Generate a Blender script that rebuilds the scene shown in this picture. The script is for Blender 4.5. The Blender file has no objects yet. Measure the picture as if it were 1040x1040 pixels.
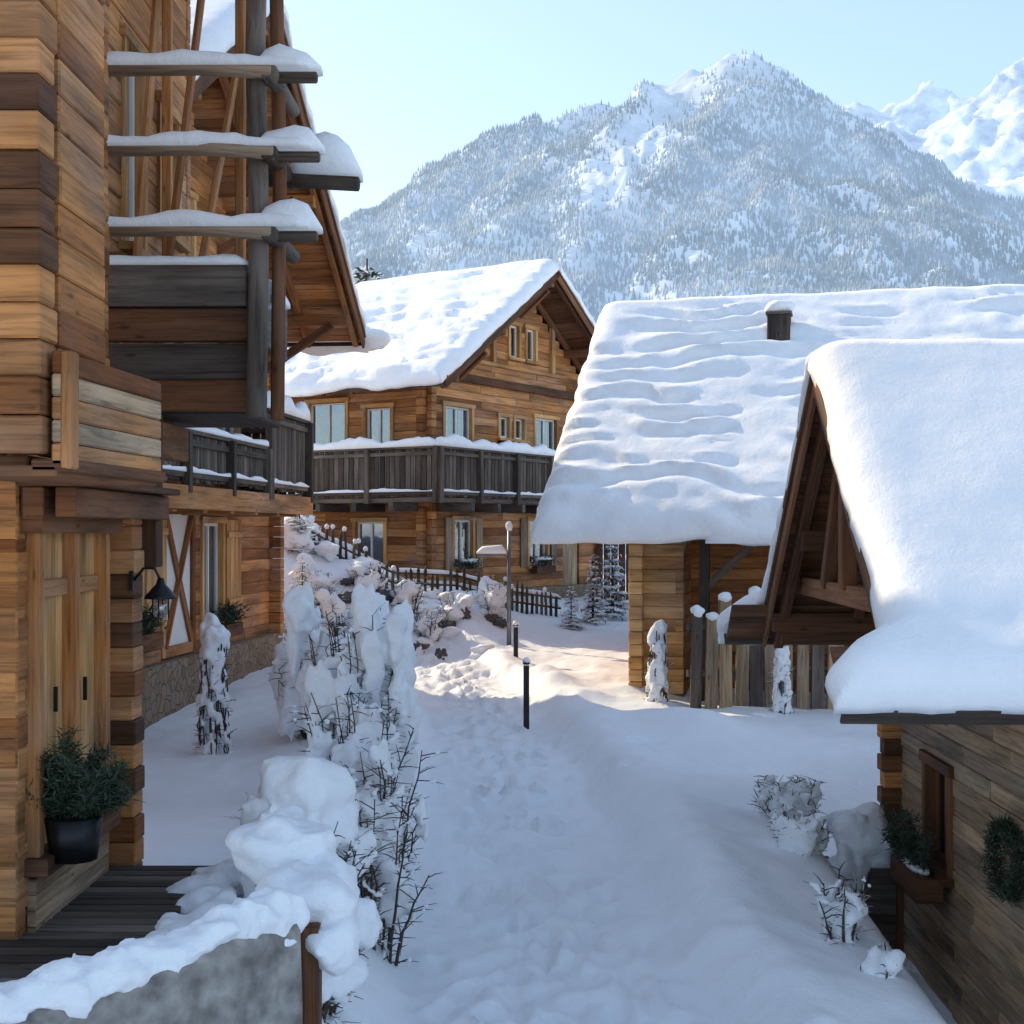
import bpy, math, random
import numpy as np
from mathutils import Vector, Matrix, noise
random.seed(7); np.random.seed(7)
scene=bpy.context.scene
COL=scene.collection
# ---------------------------------------------------------------- noise helpers
_T=np.random.RandomState(3).rand(256,256)
def vn(x,y,sd=0):
    x=np.asarray(x,float)+sd*17.3; y=np.asarray(y,float)+sd*9.1
    xi=np.floor(x).astype(int); yi=np.floor(y).astype(int)
    fx=x-xi; fy=y-yi; fx=fx*fx*(3-2*fx); fy=fy*fy*(3-2*fy)
    a=_T[xi%256,yi%256]; b=_T[(xi+1)%256,yi%256]; c=_T[xi%256,(yi+1)%256]; d=_T[(xi+1)%256,(yi+1)%256]
    return (a*(1-fx)+b*fx)*(1-fy)+(c*(1-fx)+d*fx)*fy
def fbm(x,y,sc,o=4,sd=0):
    r=0;a=1;t=0
    for i in range(o):
        r=r+a*(vn(x/sc*2**i,y/sc*2**i,sd+i)*2-1); t+=a; a*=.5
    return r/t
def sm(t):
    t=np.clip(t,0,1); return t*t*(3-2*t)
# ---------------------------------------------------------------- materials
def newmat(name):
    m=bpy.data.materials.new(name); m.use_nodes=True
    nt=m.node_tree; b=nt.nodes['Principled BSDF']; return m,nt,b
def N(nt,t,**k):
    n=nt.nodes.new(t)
    for a,v in k.items():
        if a in n.inputs: n.inputs[a].default_value=v
        else: setattr(n,a,v)
    return n
def ramp(nt,stops,interp='LINEAR'):
    n=nt.nodes.new('ShaderNodeValToRGB'); cr=n.color_ramp; cr.interpolation=interp
    while len(cr.elements)<len(stops): cr.elements.new(.5)
    for e,(p,c) in zip(cr.elements,stops):
        e.position=p; e.color=(c[0],c[1],c[2],1) if hasattr(c,'__len__') else (c,c,c,1)
    return n
def wood(name,cols,gr=.55,rough=.72,scale=(1.3,26,1),bump=.35):
    m,nt,b=newmat(name); L=nt.links.new
    at=N(nt,'ShaderNodeAttribute',attribute_name='rv')
    k=len(cols); cr=ramp(nt,[(i/(k-1),c) for i,c in enumerate(cols)])
    L(at.outputs['Fac'],cr.inputs[0])
    uv=N(nt,'ShaderNodeUVMap')
    mp=N(nt,'ShaderNodeMapping'); mp.inputs['Scale'].default_value=scale; L(uv.outputs[0],mp.inputs[0])
    n1=N(nt,'ShaderNodeTexNoise',Scale=1.0,Detail=7.0,Roughness=.65,Distortion=.8); L(mp.outputs[0],n1.inputs['Vector'])
    g=ramp(nt,[(.3,1-gr),(.52,1.0),(.75,1.2)]); L(n1.outputs[0],g.inputs[0])
    mx=N(nt,'ShaderNodeMix',data_type='RGBA',blend_type='MULTIPLY'); mx.inputs[0].default_value=1
    L(cr.outputs[0],mx.inputs[6]); L(g.outputs[0],mx.inputs[7])
    mp2=N(nt,'ShaderNodeMapping'); mp2.inputs['Scale'].default_value=(.7,3.5,1); L(uv.outputs[0],mp2.inputs[0])
    n2=N(nt,'ShaderNodeTexNoise',Scale=1.0,Detail=4.0); L(mp2.outputs[0],n2.inputs['Vector'])
    g2=ramp(nt,[(.33,.48),(.6,1.1)]); L(n2.outputs[0],g2.inputs[0])
    mx2=N(nt,'ShaderNodeMix',data_type='RGBA',blend_type='MULTIPLY'); mx2.inputs[0].default_value=.9
    L(mx.outputs[2],mx2.inputs[6]); L(g2.outputs[0],mx2.inputs[7])
    mp3=N(nt,'ShaderNodeMapping'); mp3.inputs['Scale'].default_value=(2.0,6.5,1); L(uv.outputs[0],mp3.inputs[0])
    vo=N(nt,'ShaderNodeTexVoronoi',Scale=1.0); L(mp3.outputs[0],vo.inputs['Vector'])
    g3=ramp(nt,[(.05,.35),(.13,1.0)]); L(vo.outputs['Distance'],g3.inputs[0])
    mx3=N(nt,'ShaderNodeMix',data_type='RGBA',blend_type='MULTIPLY'); mx3.inputs[0].default_value=.8
    L(mx2.outputs[2],mx3.inputs[6]); L(g3.outputs[0],mx3.inputs[7])
    # weathering: large soft patches washed towards grey-brown, in object space
    tc=N(nt,'ShaderNodeTexCoord'); n4=N(nt,'ShaderNodeTexNoise',Scale=.9,Detail=5.0,Roughness=.6); L(tc.outputs['Object'],n4.inputs['Vector'])
    g4=ramp(nt,[(.45,0.0),(.72,.55)]); L(n4.outputs[0],g4.inputs[0])
    hs=N(nt,'ShaderNodeHueSaturation',Saturation=.55,Value=.75); L(mx3.outputs[2],hs.inputs['Color'])
    mx4=N(nt,'ShaderNodeMix',data_type='RGBA'); L(g4.outputs[0],mx4.inputs[0]); L(mx3.outputs[2],mx4.inputs[6]); L(hs.outputs[0],mx4.inputs[7])
    L(mx4.outputs[2],b.inputs['Base Color'])
    b.inputs['Roughness'].default_value=rough; b.inputs['Specular IOR Level'].default_value=.2
    bp=N(nt,'ShaderNodeBump',Strength=bump,Distance=.02); L(n1.outputs[0],bp.inputs['Height']); L(bp.outputs[0],b.inputs['Normal'])
    return m
LARCH=wood('larch_wood',[(.22,.075,.022),(.44,.18,.055),(.56,.25,.085),(.34,.155,.06),(.62,.29,.105)])
GOLD=wood('golden_larch_wood',[(.48,.22,.07),(.62,.34,.125),(.70,.40,.16),(.55,.27,.09)],gr=.4)
BROWN=wood('brown_beam_wood',[(.11,.045,.02),(.19,.08,.035),(.26,.115,.05)])
GREY=wood('weathered_grey_wood',[(.06,.045,.036),(.11,.088,.072),(.18,.145,.12),(.085,.062,.045)],gr=.65)
PALE=wood('pale_weathered_wood',[(.30,.21,.14),(.42,.31,.205),(.50,.34,.20),(.34,.23,.135)],gr=.6)
def snowmat(name,fine=1.0,tint=(.90,.925,.955)):
    m,nt,b=newmat(name); L=nt.links.new
    tc=N(nt,'ShaderNodeTexCoord')
    n1=N(nt,'ShaderNodeTexNoise',Scale=3.0,Detail=8.0,Roughness=.6); L(tc.outputs['Object'],n1.inputs['Vector'])
    n2=N(nt,'ShaderNodeTexNoise',Scale=45.0,Detail=5.0,Roughness=.7); L(tc.outputs['Object'],n2.inputs['Vector'])
    c=ramp(nt,[(.3,tuple(x*.95 for x in tint)),(.7,tint)]); L(n1.outputs[0],c.inputs[0]); L(c.outputs[0],b.inputs['Base Color'])
    b.inputs['Roughness'].default_value=.65; b.inputs['Specular IOR Level'].default_value=.2
    b1=N(nt,'ShaderNodeBump',Strength=.4*fine,Distance=.09); L(n1.outputs[0],b1.inputs['Height'])
    b2=N(nt,'ShaderNodeBump',Strength=.45*fine,Distance=.014); L(n2.outputs[0],b2.inputs['Height']); L(b1.outputs[0],b2.inputs['Normal'])
    L(b2.outputs[0],b.inputs['Normal'])
    return m
SNOW=snowmat('snow')
def simple(name,col,rough=.6,metal=0,nscale=6,var=.25,bump=.2):
    m,nt,b=newmat(name); L=nt.links.new
    tc=N(nt,'ShaderNodeTexCoord'); n=N(nt,'ShaderNodeTexNoise',Scale=float(nscale),Detail=6.0); L(tc.outputs['Object'],n.inputs['Vector'])
    c=ramp(nt,[(.3,tuple(x*(1-var) for x in col)),(.7,tuple(min(1,x*(1+var)) for x in col))]); L(n.outputs[0],c.inputs[0]); L(c.outputs[0],b.inputs['Base Color'])
    bp=N(nt,'ShaderNodeBump',Strength=bump,Distance=.02); L(n.outputs[0],bp.inputs['Height']); L(bp.outputs[0],b.inputs['Normal'])
    b.inputs['Roughness'].default_value=rough; b.inputs['Metallic'].default_value=metal
    return m
TWIG=simple('dark_twig',(.06,.042,.03),.8)
FROST=simple('frosted_twig',(.42,.40,.40),.8,nscale=25,var=.6)
FIR=simple('fir_needles',(.03,.052,.028),.7,nscale=20,var=.5)
METAL=simple('black_metal',(.02,.02,.022),.4,.6)
POLE=simple('grey_metal',(.16,.18,.2),.4,.7)
PLASTER=simple('rough_plaster',(.26,.24,.22),.9,nscale=9,var=.45,bump=.9)
WHITE=simple('white_paint',(.72,.71,.69),.6,nscale=3,var=.06)
CLOTH=simple('curtain_cloth',(.6,.62,.64),.9,nscale=4,var=.08)
DARK=simple('dark_interior',(.02,.018,.017),.9)
ROCK=simple('rock',(.10,.09,.085),.9,nscale=5,var=.5,bump=.8)
def stonemat():
    m,nt,b=newmat('rubble_stone'); L=nt.links.new
    tc=N(nt,'ShaderNodeTexCoord'); v=N(nt,'ShaderNodeTexVoronoi',Scale=5.5); L(tc.outputs['Object'],v.inputs['Vector'])
    v2=N(nt,'ShaderNodeTexVoronoi',Scale=5.5,feature='DISTANCE_TO_EDGE'); L(tc.outputs['Object'],v2.inputs['Vector'])
    c=ramp(nt,[(0,(.15,.10,.06)),(.5,(.27,.19,.12)),(1,(.20,.16,.13))]); L(v.outputs['Color'],c.inputs[0])
    e=ramp(nt,[(.0,.45),(.05,1.)]); L(v2.outputs['Distance'],e.inputs[0])
    mx=N(nt,'ShaderNodeMix',data_type='RGBA',blend_type='MULTIPLY'); mx.inputs[0].default_value=1
    L(c.outputs[0],mx.inputs[6]); L(e.outputs[0],mx.inputs[7]); L(mx.outputs[2],b.inputs['Base Color'])
    bp=N(nt,'ShaderNodeBump',Strength=.8,Distance=.04); L(e.outputs[0],bp.inputs['Height']); L(bp.outputs[0],b.inputs['Normal'])
    b.inputs['Roughness'].default_value=.9; return m
STONE=stonemat()
def glassmat():
    m=bpy.data.materials.new('window_glass'); m.use_nodes=True; nt=m.node_tree; nt.nodes.clear(); L=nt.links.new
    o=N(nt,'ShaderNodeOutputMaterial'); t=N(nt,'ShaderNodeBsdfTransparent'); t.inputs[0].default_value=(.7,.76,.78,1)
    g=N(nt,'ShaderNodeBsdfGlossy'); g.inputs['Roughness'].default_value=.04; g.inputs[0].default_value=(.9,.95,1,1)
    tc=N(nt,'ShaderNodeTexCoord'); n=N(nt,'ShaderNodeTexNoise',Scale=2.5,Detail=2.0); L(tc.outputs['Object'],n.inputs['Vector'])
    bp=N(nt,'ShaderNodeBump',Strength=.12,Distance=.05); L(n.outputs[0],bp.inputs['Height']); L(bp.outputs[0],g.inputs['Normal'])
    mx=N(nt,'ShaderNodeMixShader'); mx.inputs[0].default_value=.2; L(t.outputs[0],mx.inputs[1]); L(g.outputs[0],mx.inputs[2]); L(mx.outputs[0],o.inputs[0]); return m
GLASS=glassmat()
MATS=[LARCH,GOLD,BROWN,GREY,PALE,SNOW,TWIG,FIR,METAL,POLE,PLASTER,WHITE,CLOTH,DARK,ROCK,STONE,GLASS,FROST]
(iL,iG,iB,iY,iP,iS,iT,iF,iM,iO,iPL,iW,iC,iD,iR,iST,iGL,iFR)=range(18)
# ---------------------------------------------------------------- mesh builder
class MB:
    def __init__(s): s.v=[];s.f=[];s.uv=[];s.m=[];s.r=[];s.s=[];s.M=Matrix.Identity(4)
    def addv(s,pts):
        i=len(s.v); s.v+=[tuple(s.M@Vector(p)) for p in pts]; return i
    def face(s,ix,uv,m,r,smo=False):
        if s.M.determinant()<0: ix=ix[::-1]; uv=uv[::-1]
        s.f.append(tuple(ix)); s.uv+=uv; s.m.append(m); s.r.append(r); s.s.append(smo)
    def box(s,c,d,m=0,r=None,R=None):
        if r is None: r=random.random()
        c=Vector(c); h=[x/2 for x in d]
        loc=[(x,y,z) for x in(-h[0],h[0]) for y in(-h[1],h[1]) for z in(-h[2],h[2])]
        pts=[(c+(R@Vector(p) if R else Vector(p))) for p in loc]
        b=s.addv(pts); L=max(range(3),key=lambda i:d[i]); o=r*53.7
        for k,q in ((0,(0,1,3,2)),(0,(4,6,7,5)),(1,(0,4,5,1)),(1,(2,3,7,6)),(2,(0,2,6,4)),(2,(1,5,7,3))):
            ax=[i for i in range(3) if i!=k]
            if L==k: a,c2=ax
            else:
                a=L; c2=[i for i in ax if i!=L][0]
            s.face([b+i for i in q],[(loc[i][a]+o,loc[i][c2]+o*.37) for i in q],m,r)
    def beam(s,p,q,w,h,m=0,r=None,up=(0,0,1)):
        p=Vector(p);q=Vector(q); x=(q-p); L=x.length; x.normalize(); up=Vector(up)
        y=up.cross(x)
        if y.length<1e-4: y=Vector((0,1,0)).cross(x)
        y.normalize(); z=x.cross(y)
        R=Matrix((x,y,z)).transposed()
        s.box((p+q)/2,(L,w,h),m,r,R)
    def tube(s,pts,rad,n=8,m=0,r=None,smo=True):
        if r is None: r=random.random()
        pts=[Vector(p) for p in pts]
        if not hasattr(rad,'__len__'): rad=[rad]*len(pts)
        rings=[];dist=0
        for i,p in enumerate(pts):
            t=(pts[min(i+1,len(pts)-1)]-pts[max(i-1,0)]).normalized()
            a=t.cross(Vector((0,0,1)))
            if a.length<.05: a=t.cross(Vector((0,1,0)))
            a.normalize(); b=t.cross(a)
            if i: dist+=(p-pts[i-1]).length
            k=s.addv([p+(a*math.cos(2*math.pi*j/n)+b*math.sin(2*math.pi*j/n))*rad[i] for j in range(n)])
            rings.append((k,dist,rad[i]))
        o=r*53
        for (k0,d0,r0),(k1,d1,r1) in zip(rings,rings[1:]):
            for j in range(n):
                j2=(j+1)%n; c=.25
                s.face([k0+j,k0+j2,k1+j2,k1+j],[(d0+o,j*c/n+o),(d0+o,(j+1)*c/n+o),(d1+o,(j+1)*c/n+o),(d1+o,j*c/n+o)],m,r,smo)
        if n>3:
            for (k,d,rr),rev in ((rings[0],1),(rings[-1],0)):
                ix=[k+j for j in range(n)]; uv=[(rr*math.cos(2*math.pi*j/n)+o,rr*math.sin(2*math.pi*j/n)+o) for j in range(n)]
                if rev: ix=ix[::-1]; uv=uv[::-1]
                s.face(ix,uv,m,r,False)
    def blob(s,c,rad,m=iS,amp=.15,nu=14,nv=9,sc=1.3):
        c=Vector(c); sd=Vector((random.random()*50,random.random()*50,0))
        base=len(s.v); pts=[]
        for i in range(nv+1):
            th=math.pi*i/nv
            for j in range(nu):
                ph=2*math.pi*j/nu
                d=Vector((math.sin(th)*math.cos(ph),math.sin(th)*math.sin(ph),math.cos(th)))
                k=1+amp*noise.noise(d*sc+sd)*2
                pts.append(c+Vector((d.x*rad[0],d.y*rad[1],d.z*rad[2]))*k)
        s.addv(pts)
        for i in range(nv):
            for j in range(nu):
                j2=(j+1)%nu
                s.face([base+i*nu+j,base+(i+1)*nu+j,base+(i+1)*nu+j2,base+i*nu+j2],[(0,0)]*4,m,.5,True)
    def strip(s,p,q,w,h,m=iS,step=.1,amp=.3,droop=.02):
        p=Vector(p);q=Vector(q);x=q-p;L=x.length;x.normalize(); y=Vector((0,0,1)).cross(x)
        if y.length<1e-3: y=Vector((0,1,0))
        y.normalize()
        n=max(4,int(L/step)); K=9; base=len(s.v); sd=random.random()*100; pts=[]
        for i in range(n+1):
            t=i/n; e=min(t,1-t)*L; f=math.sqrt(max(0.02,1-(1-min(1,e/(h*1.1)))**2))
            hw=w/2*(1+amp*.35*noise.noise(Vector((t*L*2.2,sd,0))))*(.6+.4*f); hh=h*f*(1+amp*1.3*noise.noise(Vector((t*L*1.7,sd+9,3)))+amp*.5*noise.noise(Vector((t*L*6,sd,3))))
            for k in range(K):
                a=math.pi*k/(K-1); cx=math.cos(a)
                yy=(abs(cx)**.7)*(1 if cx>0 else -1)*hw; zz=(math.sin(a)**.75 if math.sin(a)>0 else 0)*hh
                if k in(0,K-1): zz=-droop
                pts.append(p+x*(t*L)+y*yy+Vector((0,0,zz)))
        s.addv(pts)
        for i in range(n):
            for k in range(K-1):
                a=base+i*K+k; s.face([a,a+K,a+K+1,a+1],[(0,0)]*4,m,.5,True)
            s.face([base+i*K+K-1,base+(i+1)*K+K-1,base+(i+1)*K,base+i*K],[(0,0)]*4,m,.5,True)
        s.face([base+k for k in range(K)],[(0,0)]*K,m,.5,True); s.face([base+n*K+k for k in range(K)][::-1],[(0,0)]*K,m,.5,True)
    def obj(s,name,parent=None,bevel=0,remesh=0,disp=0):
        me=bpy.data.meshes.new(name); me.from_pydata(s.v,[],s.f)
        used=sorted(set(s.m)); mp={k:i for i,k in enumerate(used)}
        for k in used: me.materials.append(MATS[k])
        me.polygons.foreach_set('material_index',[mp[k] for k in s.m])
        me.polygons.foreach_set('use_smooth',s.s)
        uvl=me.uv_layers.new(name='UVMap'); uvl.data.foreach_set('uv',np.array(s.uv,dtype=np.float32).ravel())
        a=me.attributes.new('rv','FLOAT','FACE'); a.data.foreach_set('value',s.r)
        me.update(); o=bpy.data.objects.new(name,me); COL.objects.link(o)
        if parent: o.parent=parent
        if bevel:
            b=o.modifiers.new('b','BEVEL'); b.width=bevel; b.segments=1; b.limit_method='ANGLE'; b.angle_limit=1.0
        if remesh:
            b=o.modifiers.new('r','REMESH'); b.mode='VOXEL'; b.voxel_size=remesh; b.use_smooth_shade=True
            b=o.modifiers.new('s','SMOOTH'); b.factor=.5; b.iterations=3
            if disp:
                t=bpy.data.textures.new('snowclouds','CLOUDS'); t.noise_scale=.16; t.noise_depth=3
                b=o.modifiers.new('d','DISPLACE'); b.texture=t; b.strength=disp; b.mid_level=.5; b.texture_coords='GLOBAL'
        return o
def empty(name,loc=(0,0,0),rz=0):
    e=bpy.data.objects.new(name,None); e.location=loc; e.rotation_euler=(0,0,rz); COL.objects.link(e); e.empty_display_size=.3; return e
def wf(p0,p1,n,):
    p0=Vector((*p0,0)); a=(Vector((*p1,0))-p0).normalized(); n=Vector((*n,0)); z=Vector((0,0,1))
    M=Matrix.Identity(4)
    for i in range(3): M[i][0]=a[i];M[i][1]=n[i];M[i][2]=z[i];M[i][3]=p0[i]
    return M
def planks(mb,L,z0,z1,ph=.19,th=.12,ops=(),lim=None,m=iL,d0=0,split=3.2,jit=.008,s0=0):
    n=max(1,round((z1-z0)/ph)); h=(z1-z0)/n
    for i in range(n):
        zc=z0+(i+.5)*h; a,b=(s0,L) if lim is None else lim(zc)
        if b-a<.05: continue
        seg=[(a,b)]
        for (o0,o1,oz0,oz1) in ops:
            if oz0<zc<oz1:
                ns=[]
                for (x,y) in seg:
                    if o1<=x or o0>=y: ns.append((x,y)); continue
                    if o0>x: ns.append((x,o0))
                    if o1<y: ns.append((o1,y))
                seg=ns
        for x,y in seg:
            cuts=[x]
            while y-cuts[-1]>split*1.4: cuts.append(cuts[-1]+split*random.uniform(.6,1.3))
            cuts.append(y)
            for p,q in zip(cuts,cuts[1:]):
                if q-p>.02: mb.box(((p+q)/2,d0-th/2+random.uniform(-jit,jit),zc),(q-p-.003,th,h-.003),m)
def window(mb,s0,s1,z0,z1,d=0,trim=iG,sash=iW,cols=2,rows=1,curt=.45,tw=.1,rec=.09,sill=True):
    w=s1-s0;c=(s0+s1)/2
    mb.box((s0+tw/2-.03,d-.06,(z0+z1)/2),(tw,.19,z1-z0-.002),trim); mb.box((s1-tw/2+.03,d-.06,(z0+z1)/2),(tw,.19,z1-z0-.002),trim)
    mb.box((c,d-.05,z1-tw/2+.04),(w+.14,.21,tw),trim)
    if sill: mb.box((c,d-.02,z0+.0),(w+.18,.28,.07),trim)
    a,b=s0+tw-.03,s1-tw+.03; y=d-rec; k=.05
    mb.box((a+k/2,y,(z0+z1)/2),(k,.05,z1-z0-.06),sash);mb.box((b-k/2,y,(z0+z1)/2),(k,.05,z1-z0-.06),sash)
    mb.box(((a+b)/2,y,z1-.085),(b-a-2*k,.048,k),sash);mb.box(((a+b)/2,y,z0+.065),(b-a-2*k,.048,k+.02),sash)
    for i in range(1,cols): mb.box((a+(b-a)*i/cols,y+.003,(z0+z1)/2),(.06,.05,z1-z0-.2),sash)
    for i in range(1,rows): mb.box(((a+b)/2,y+.006,z0+(z1-z0)*i/rows),(b-a-.1,.03,.03),sash)
    mb.box(((a+b)/2,y-.012,(z0+z1)/2),(b-a-.06,.006,z1-z0-.1),iGL)
    mb.box(((a+b)/2,y-.5,(z0+z1)/2),(b-a+.3,.02,z1-z0+.3),iD)
    if curt:
        for side in(0,1):
            cw=(b-a)*curt*.5; n=9
            for i in range(n):
                xx=(a+cw*(i+.5)/n) if side==0 else (b-cw*(i+.5)/n)
                mb.box((xx,y-.08+.02*math.sin(i*1.9),(z0+z1)/2),(cw/n*1.1,.012,z1-z0-.12),iC,R=Matrix.Rotation(.5*math.cos(i*1.9),3,'Z'))
def railing(mb,p,q,z0,z1,m=iY,slat=.13,gap=.018,post=1.8,snow=.14,sn=None):
    p=Vector(p);q=Vector(q);x=q-p;L=x.length;x.normalize()
    P=lambda s,z:(p.x+x.x*s,p.y+x.y*s,z)
    n=int(L/(slat+gap)); y=Vector((0,0,1)).cross(x)
    for i in range(n):
        s=(i+.5)*L/n; j=random.uniform(-.006,.006)
        a=Vector(P(s,z0+.03+random.uniform(-.02,.02)))+y*j;b=Vector(P(s,z1-.04))+y*j
        mb.beam(a,b,slat,.03,m,up=y)
    for z,hh in((z0+.12,.09),(z1-.15,.08)):
        mb.beam(Vector(P(0,z))+y*.045,Vector(P(L,z))+y*.045,.05,hh,m)
        mb.beam(Vector(P(0,z))-y*.045,Vector(P(L,z))-y*.045,.05,hh,m)
    mb.beam(P(-.05,z1),P(L+.05,z1),.16,.07,m)
    k=max(1,round(L/post))
    for i in range(k+1): mb.beam(Vector(P(L*i/k,z0-.12))-y*.08,Vector(P(L*i/k,z1-.02))-y*.08,.12,.12,m)
    if sn is not None:
        sn.strip(P(-.06,z1+.035),P(L+.06,z1+.035),.24,snow,amp=.6)
        sn.strip(Vector(P(0,z0+.165))-y*.06,Vector(P(L,z0+.165))-y*.06,.07,.035,amp=1.2)
def slab(name,parent,A,B,C,D,T=.3,rip=0,lam=.6,flare=None,step=.12,und=.04,r=.28,seed=0,ridge_round=False,sag=.06,jg=1.0):
    """snow slab on roof plane: A,B ridge ends, C,D eave ends (D under A)"""
    A,B,C,D=[np.array(p,float) for p in(A,B,C,D)]
    LS=np.linalg.norm(B-A);LT=np.linalg.norm(D-A)
    def par(L,e0=True,e1=True):
        k=[0,.015,.04,.08,.13,.19,.26]
        mid=list(np.arange(.34,L-.34,step)); out=(k if e0 else [0,.1,.2])+mid+[L-x for x in(k if e1 else[0,.1,.2])][::-1]
        return np.array(out)
    S=par(LS)/LS; Tt=par(LT,ridge_round,True)/LT
    s,t=np.meshgrid(S,Tt,indexing='ij'); s_=s[...,None];t_=t[...,None]
    P=(A*(1-s_)+B*s_)*(1-t_)+(D*(1-s_)+C*s_)*t_
    n=np.cross(B-A,D-A); n/=np.linalg.norm(n)
    if n[2]<0:n=-n
    es=(B-A)/LS; et=(D-A)/LT
    if flare is not None:
        P=P-es*(flare(t)*(1-s)**3)[...,None]
    e=np.minimum(np.minimum(s,1-s)*LS,(1-t)*LT)
    if ridge_round: e=np.minimum(e,t*LT)
    prof=np.sqrt(np.clip(1-(1-np.clip(e/r,0,1))**2,0,1))
    X=s*LS;Y=t*LT
    th=T*(.25+.75*prof)
    th=th+prof*(und*fbm(X,Y,1.6,4,seed)+und*.5*fbm(X,Y,.5,3,seed+5))
    if rip:
        ph=Y/lam+1.0*fbm(X,Y,1.3,3,seed+8); fr=ph-np.floor(ph)
        w=np.where(fr<.65,fr/.65,(1-fr)/.35); w=w*w*(3-2*w)
        amp=rip*np.clip(.5+1.7*fbm(X,Y,.8,3,seed+3),0,1.2)
        th=th+prof*amp*(w-.5)*np.clip(Y/.5,0,1)
    edge=np.clip(1-e/.35,0,1)
    jag=jg*(.06*fbm(X,Y,.7,3,seed+11)+.03*fbm(X,Y,.2,2,seed+12)+.05)
    P=P+es*((np.where(s<.5,-1,1))*(np.minimum(s,1-s)*LS<.35)*edge*(jag))[...,None]+et*(((1-t)*LT<.35)*edge*(jag))[...,None]
    P[...,2]-=sag*np.clip(1-(1-t)*LT/.4,0,1)**2*(1+1.5*fbm(X,Y,.8,2,seed+2))
    top=P+n*th[...,None]
    bot=P
    ni,nj=s.shape
    V=np.concatenate([top.reshape(-1,3),bot.reshape(-1,3)]); F=[]
    idx=lambda i,j:i*nj+j; o=ni*nj
    for i in range(ni-1):
        for j in range(nj-1):
            F.append((idx(i,j),idx(i+1,j),idx(i+1,j+1),idx(i,j+1)))
            F.append((o+idx(i,j),o+idx(i,j+1),o+idx(i+1,j+1),o+idx(i+1,j)))
    for i in range(ni-1):
        for j in(0,nj-1):
            q=(idx(i,j),idx(i+1,j),o+idx(i+1,j),o+idx(i,j)); F.append(q if j else q[::-1])
    for j in range(nj-1):
        for i in(0,ni-1):
            q=(idx(i,j),idx(i,j+1),o+idx(i,j+1),o+idx(i,j)); F.append(q if i==0 else q[::-1])
    me=bpy.data.meshes.new(name); me.from_pydata(V.tolist(),[],F); me.materials.append(SNOW)
    me.polygons.foreach_set('use_smooth',[True]*len(F)); me.update()
    import bmesh
    bm=bmesh.new(); bm.from_mesh(me); bmesh.ops.recalc_face_normals(bm,faces=bm.faces); bm.to_mesh(me); bm.free()
    ob=bpy.data.objects.new(name,me); COL.objects.link(ob); ob.parent=parent; return ob
def roof(mb,xe0,xe1,xr,zr,sl0,y0,y1,th=.09,m=iB,raft=.85,barge=.24,ov=None,flare=0):
    for xe in(xe0,xe1):
        sg=1 if xe>xr else -1; ze=zr-sl0*abs(xe-xr)
        L=math.hypot(xe-xr,ze-zr); d=Vector(((xe-xr)/L,0,(ze-zr)/L)); nrm=Vector((-d.z*sg,0,d.x*sg))
        n=int(L/.2)
        for i in range(n):
            c=Vector((xr,0,zr))+d*((i+.5)*L/n)-nrm*(th/2)
            fl=flare if i>=n-3 else 0
            mb.beam((c.x,y0-fl,c.z),(c.x,y1,c.z),L/n-.004,.03,m,up=nrm)
        k=int((y1-y0)/raft)
        for i in range(k+1):
            y=y0+.12+(y1-y0-.24)*i/k
            a=Vector((xr,y,zr))-nrm*(th+.07); b=a+d*(L-.06)
            mb.beam(a,b,.1,.14,m,up=nrm)
        for y in(y0-.02,y1+.02):
            a=Vector((xr,y,zr+.02))-nrm*(th/2+.05); b=a+d*(L)
            mb.beam(a,b,.04,barge,iB,up=nrm)
            mb.beam(a+Vector((0,-.03 if y<y1 else .03,0))+nrm*.09,b+Vector((0,-.03 if y<y1 else .03,0))+nrm*.09,.035,.1,iB,up=nrm)
        e=Vector((xe,0,ze))-nrm*.05+d*.02
        mb.beam((e.x,y0-.02-flare,e.z),(e.x,y1+.02,e.z),.035,.14,iY,up=nrm)
    for f in(0,.5,.93):
        for sg,xe in((1,xe1),(-1,xe0)):
            x=xr+(xe-xr)*f*.92; z=zr-sl0*abs(x-xr)-th-.24
            if f==0 and sg<0: continue
            mb.beam((x,y0+.1,z),(x,y1-.1,z),.16,.2,m)
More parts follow.
